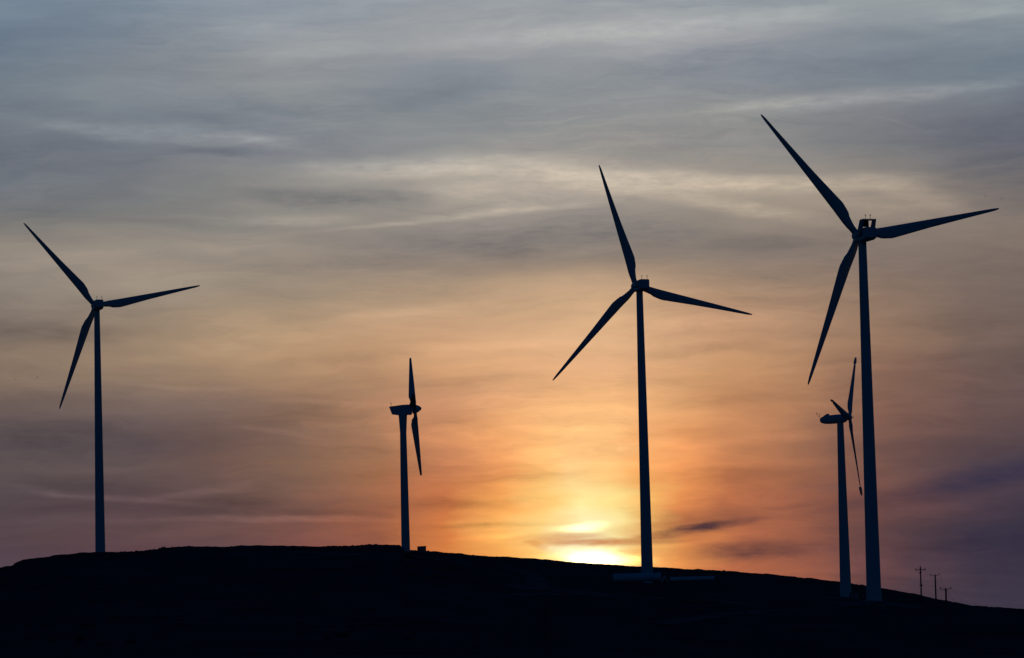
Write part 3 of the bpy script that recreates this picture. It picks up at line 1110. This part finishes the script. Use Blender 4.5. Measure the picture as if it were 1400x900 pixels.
# single clouds and streaks: pixel centre, half width, half height, tilt (degrees, up to the right), gain
wisp = mth('MAXIMUM', mth('MULTIPLY_ADD', s3, 3.2, -.3), 0.0)
CLOUDS = [
    (230, 184, 175, 15, -3, .20), (110, 178, 90, 9, -8, .14), (345, 191, 55, 9, -4, .18), (1185, 133, 190, 13, 4, .22), (1060, 143, 120, 8, 4, .12), (1330, 120, 90, 11, 6, .12),
    (800, 44, 200, 15, 4, .12), (1010, 30, 190, 13, 7, .12), (1300, 22, 140, 10, 5, .10), (400, 75, 110, 15, 8, .08),
    (510, 230, 130, 14, 1, .24), (640, 226, 130, 18, 0, .15), (760, 240, 190, 24, -2, .13), (890, 248, 180, 18, -4, .26), (1030, 250, 110, 10, 0, .18), (1010, 285, 130, 10, -9, .24), (640, 262, 100, 12, 0, .14), (740, 285, 110, 6, 5, .14),
    (1160, 250, 110, 12, 3, .22), (1260, 270, 80, 16, -16, .20), (1210, 290, 90, 14, -8, .12), (600, 299, 110, 6, 6, .13), (400, 301, 110, 8, 1, .18), (520, 309, 90, 4, 5, .14), (690, 285, 80, 8, 8, .12),
    (440, 271, 120, 13, -1, -.18), (560, 268, 60, 7, 0, -.10), (640, 330, 130, 18, 2, -.09), (860, 318, 170, 20, -4, -.10), (1040, 330, 120, 14, 0, -.08), (690, 345, 60, 14, 0, -.10), (470, 365, 150, 12, 3, -.07),
    (300, 208, 70, 7, 0, -.14), (1250, 80, 200, 24, 2, -.04), (1330, 170, 120, 22, 3, -.06), (560, 135, 120, 20, 6, -.07), (1000, 75, 120, 18, 5, -.08),
    (60, 455, 110, 15, -3, -.14), (60, 350, 120, 14, 2, .06), (70, 600, 140, 26, 0, -.10), (420, 565, 110, 18, 3, -.09), (380, 590, 60, 4, -9, .12), (470, 552, 100, 5, -3, .10),
    (310, 691, 90, 13, 2, -.17), (100, 663, 120, 12, -5, -.10), (120, 695, 110, 7, 1, -.10), (180, 684, 170, 5, -4, .18), (270, 673, 90, 6, 9, .18), (400, 709, 120, 4.5, 0, .30), (60, 672, 70, 4, -10, .14), (60, 710, 90, 6, 2, .10),
    (250, 709, 130, 4, 2, .14), (450, 702, 80, 7, -1, -.12), (500, 650, 90, 8, 3, -.06), (630, 690, 100, 6, 3, -.12), (660, 718, 80, 4, 1, -.16), (670, 735, 60, 5, 2, .14),
    (1300, 690, 120, 10, 9, .10), (1230, 655, 110, 8, 9, .06), (1360, 745, 130, 18, 2, -.12), (1250, 705, 150, 16, 2, .06), (1060, 600, 120, 7, 3, .10), (1000, 545, 110, 9, 4, -.06),
    (930, 555, 90, 7, 2, -.06), (820, 560, 100, 10, 2, .07), (760, 530, 90, 12, 2, -.06), (870, 520, 110, 10, 2, -.06), (640, 580, 60, 7, -6, -.08),
    (560, 425, 110, 10, 6, .12), (700, 470, 150, 12, 3, .07), (480, 490, 120, 9, 4, -.10), (330, 470, 120, 16, 8, .08), (250, 530, 90, 4, -3, .10), (660, 520, 120, 7, 3, -.09),
    (770, 590, 80, 6, -5, .10), (720, 620, 90, 8, 3, .08), (560, 600, 90, 7, -8, .07), (700, 655, 90, 7, 4, -.10), (940, 610, 90, 7, -6, .07), (980, 650, 110, 9, 3, -.09), (1000, 440, 130, 10, 4, .09),
    (950, 480, 100, 9, 5, -.09), (1120, 470, 90, 7, 2, .07), (1090, 505, 80, 5, 4, .09), (1300, 440, 120, 12, 3, -.06), (1280, 500, 120, 9, 4, .07), (160, 420, 90, 14, -2, -.08), (170, 640, 90, 7, 6, .08),
    (1235, 168, 40, 2.5, -16, .06),
    (790, 700, 95, 32, 4, .04), (797, 722, 31, 6, 2, .8), (818, 764, 46, 12, -2, 2.6), (770, 762, 50, 8, -2, .5), (850, 765, 50, 8, -3, .7),
]


def chained(v, after):
    """v itself, but evaluated only after another value: keeps few intermediate results alive at once"""
    return vmth('ADD', v, vmth('SCALE', v, s=mth('MULTIPLY', after, 1e-7)))


PC = chained(PB, gain)
for ci, (x, y, hw, hh, tilt, g) in enumerate(CLOUDS):
    if not g: continue
    if ci % 5 == 4: PC = chained(PB, gain)
    az, el = azel(x, y)
    k = 180 / math.pi / F
    m = mapping(PC, loc=(az, el, 0), rot=(0, 0, rad(tilt - ROLL * -1)), scale=(hw * k * 1.5, hh * k * 1.7, 1), kind='TEXTURE')
    ln = vmth('LENGTH', m)
    q = maprange(ln, 0, 1, g, 0, 'SMOOTHERSTEP')
    sun_part = g > .45 or (x > 760 and x < 860 and y > 680)
    gain = mth('ADD', gain, q) if sun_part else mth('MULTIPLY_ADD', q, wisp, gain)
amp = mth('MAXIMUM', mth('ADD', gain, 1.0), .15)
warm = mixc(maprange(EL, azel(700, 480)[1], azel(700, 330)[1]), (1.05, 1.0, .94), (1.16, 1.03, .80))
tint = vmth('SCALE', warm, s=mth('SUBTRACT', amp, 1.0))   # lit wisps are warmer, thin gaps bluer
veil = vmth('MULTIPLY', acc, vmth('MAXIMUM', vmth('ADD', tint, (1, 1, 1)), (.1, .1, .1)))

# dark bars of lower cloud crossing the glow
BARS = [(825, 741, 130, 6, 1.0, .66), (770, 736, 62, 7, 5, .5), (738, 744, 26, 5, -14, .5), (905, 730, 78, 9, 9, .68), (940, 718, 115, 16, 8, .42), (960, 720, 78, 9, 8, .92), (1015, 712, 40, 5, 8, .5),
        (910, 712, 40, 10, 10, .3), (1030, 754, 115, 15, 1, .68), (1085, 750, 60, 10, 2, .4), (720, 735, 60, 3, 3, .25), (1340, 655, 155, 17, 11, .72), (1180, 687, 110, 9, 8, .32),
        (1090, 690, 50, 4, 6, .25), (1360, 745, 120, 20, 2, .3)]
bar = None
PC = chained(PB, amp)
for bi, (x, y, hw, hh, tilt, g) in enumerate(BARS):
    if bi % 5 == 4: PC = chained(PB, bar)
    az, el = azel(x, y)
    k = 180 / math.pi / F
    m = mapping(PC, loc=(az, el, 0), rot=(0, 0, rad(tilt - 1.4)), scale=(hw * k * 1.35, hh * k * 1.7, 1), kind='TEXTURE')
    q = maprange(vmth('LENGTH', m), 0, 1, g, 0, 'SMOOTHERSTEP')
    bar = q if bar is None else mth('MAXIMUM', bar, q)
barm = mth('MULTIPLY', bar, mth('ADD', mth('MULTIPLY', s3, 1.2), .45), clamp=True)
barcol = mixc(maprange(AZ, azel(850, 740)[0], azel(925, 740)[0]), lin((196, 106, 52)), lin((80, 55, 58)))
barcol = mixc(maprange(AZ, azel(1060, 740)[0], azel(1320, 740)[0]), barcol, lin((54, 50, 72)))
veil = mixc(barm, veil, barcol)

# the lit veil ends above and to both sides of the sunset; beyond it is the dim clear evening sky
win = mth('MULTIPLY', maprange(EL, 10.3, 17, 1, 0, 'SMOOTHSTEP'), maprange(mth('ABSOLUTE', AZ), 10, 30, 1, 0, 'SMOOTHSTEP'))
win = mth('MULTIPLY', win, maprange(EL, -3, -1, 0, 1))

sky = N.new('ShaderNodeTexSky')
sky.sky_type = 'NISHITA'
sky.sun_disc = False
sky.sun_elevation = rad(SUN_EL)
sky.sun_rotation = rad(SUN_AZ)
sky.air_density = 1.0
sky.dust_density = .6
sky.ozone_density = 4.0
bg1 = N.new('ShaderNodeBackground')
dusk = vmth('MULTIPLY', sky.outputs['Color'], (.22, .74, 1.12))     # blue dusk light of the rest of the sky
L.new(dusk, bg1.inputs['Color'])
bg1.inputs['Strength'].default_value = .062
bg2 = N.new('ShaderNodeBackground')
L.new(veil, bg2.inputs['Color'])
bg2.inputs['Strength'].default_value = 1.0
mix = N.new('ShaderNodeMixShader')
L.new(win, mix.inputs[0])
L.new(bg1.outputs[0], mix.inputs[1])
L.new(bg2.outputs[0], mix.inputs[2])
L.new(mix.outputs[0], out.inputs['Surface'])
world.cycles.sampling_method = 'MANUAL'
world.cycles.sample_map_resolution = 1024

# ------------------------------------------------------------------ view
vs = scene.view_settings
vs.view_transform = 'Standard'
vs.look = 'None'
vs.exposure = 0.0
vs.gamma = 1.0
vs.use_curve_mapping = False
scene.render.film_transparent = False
scene.cycles.max_bounces = 4
scene.cycles.use_denoising = True
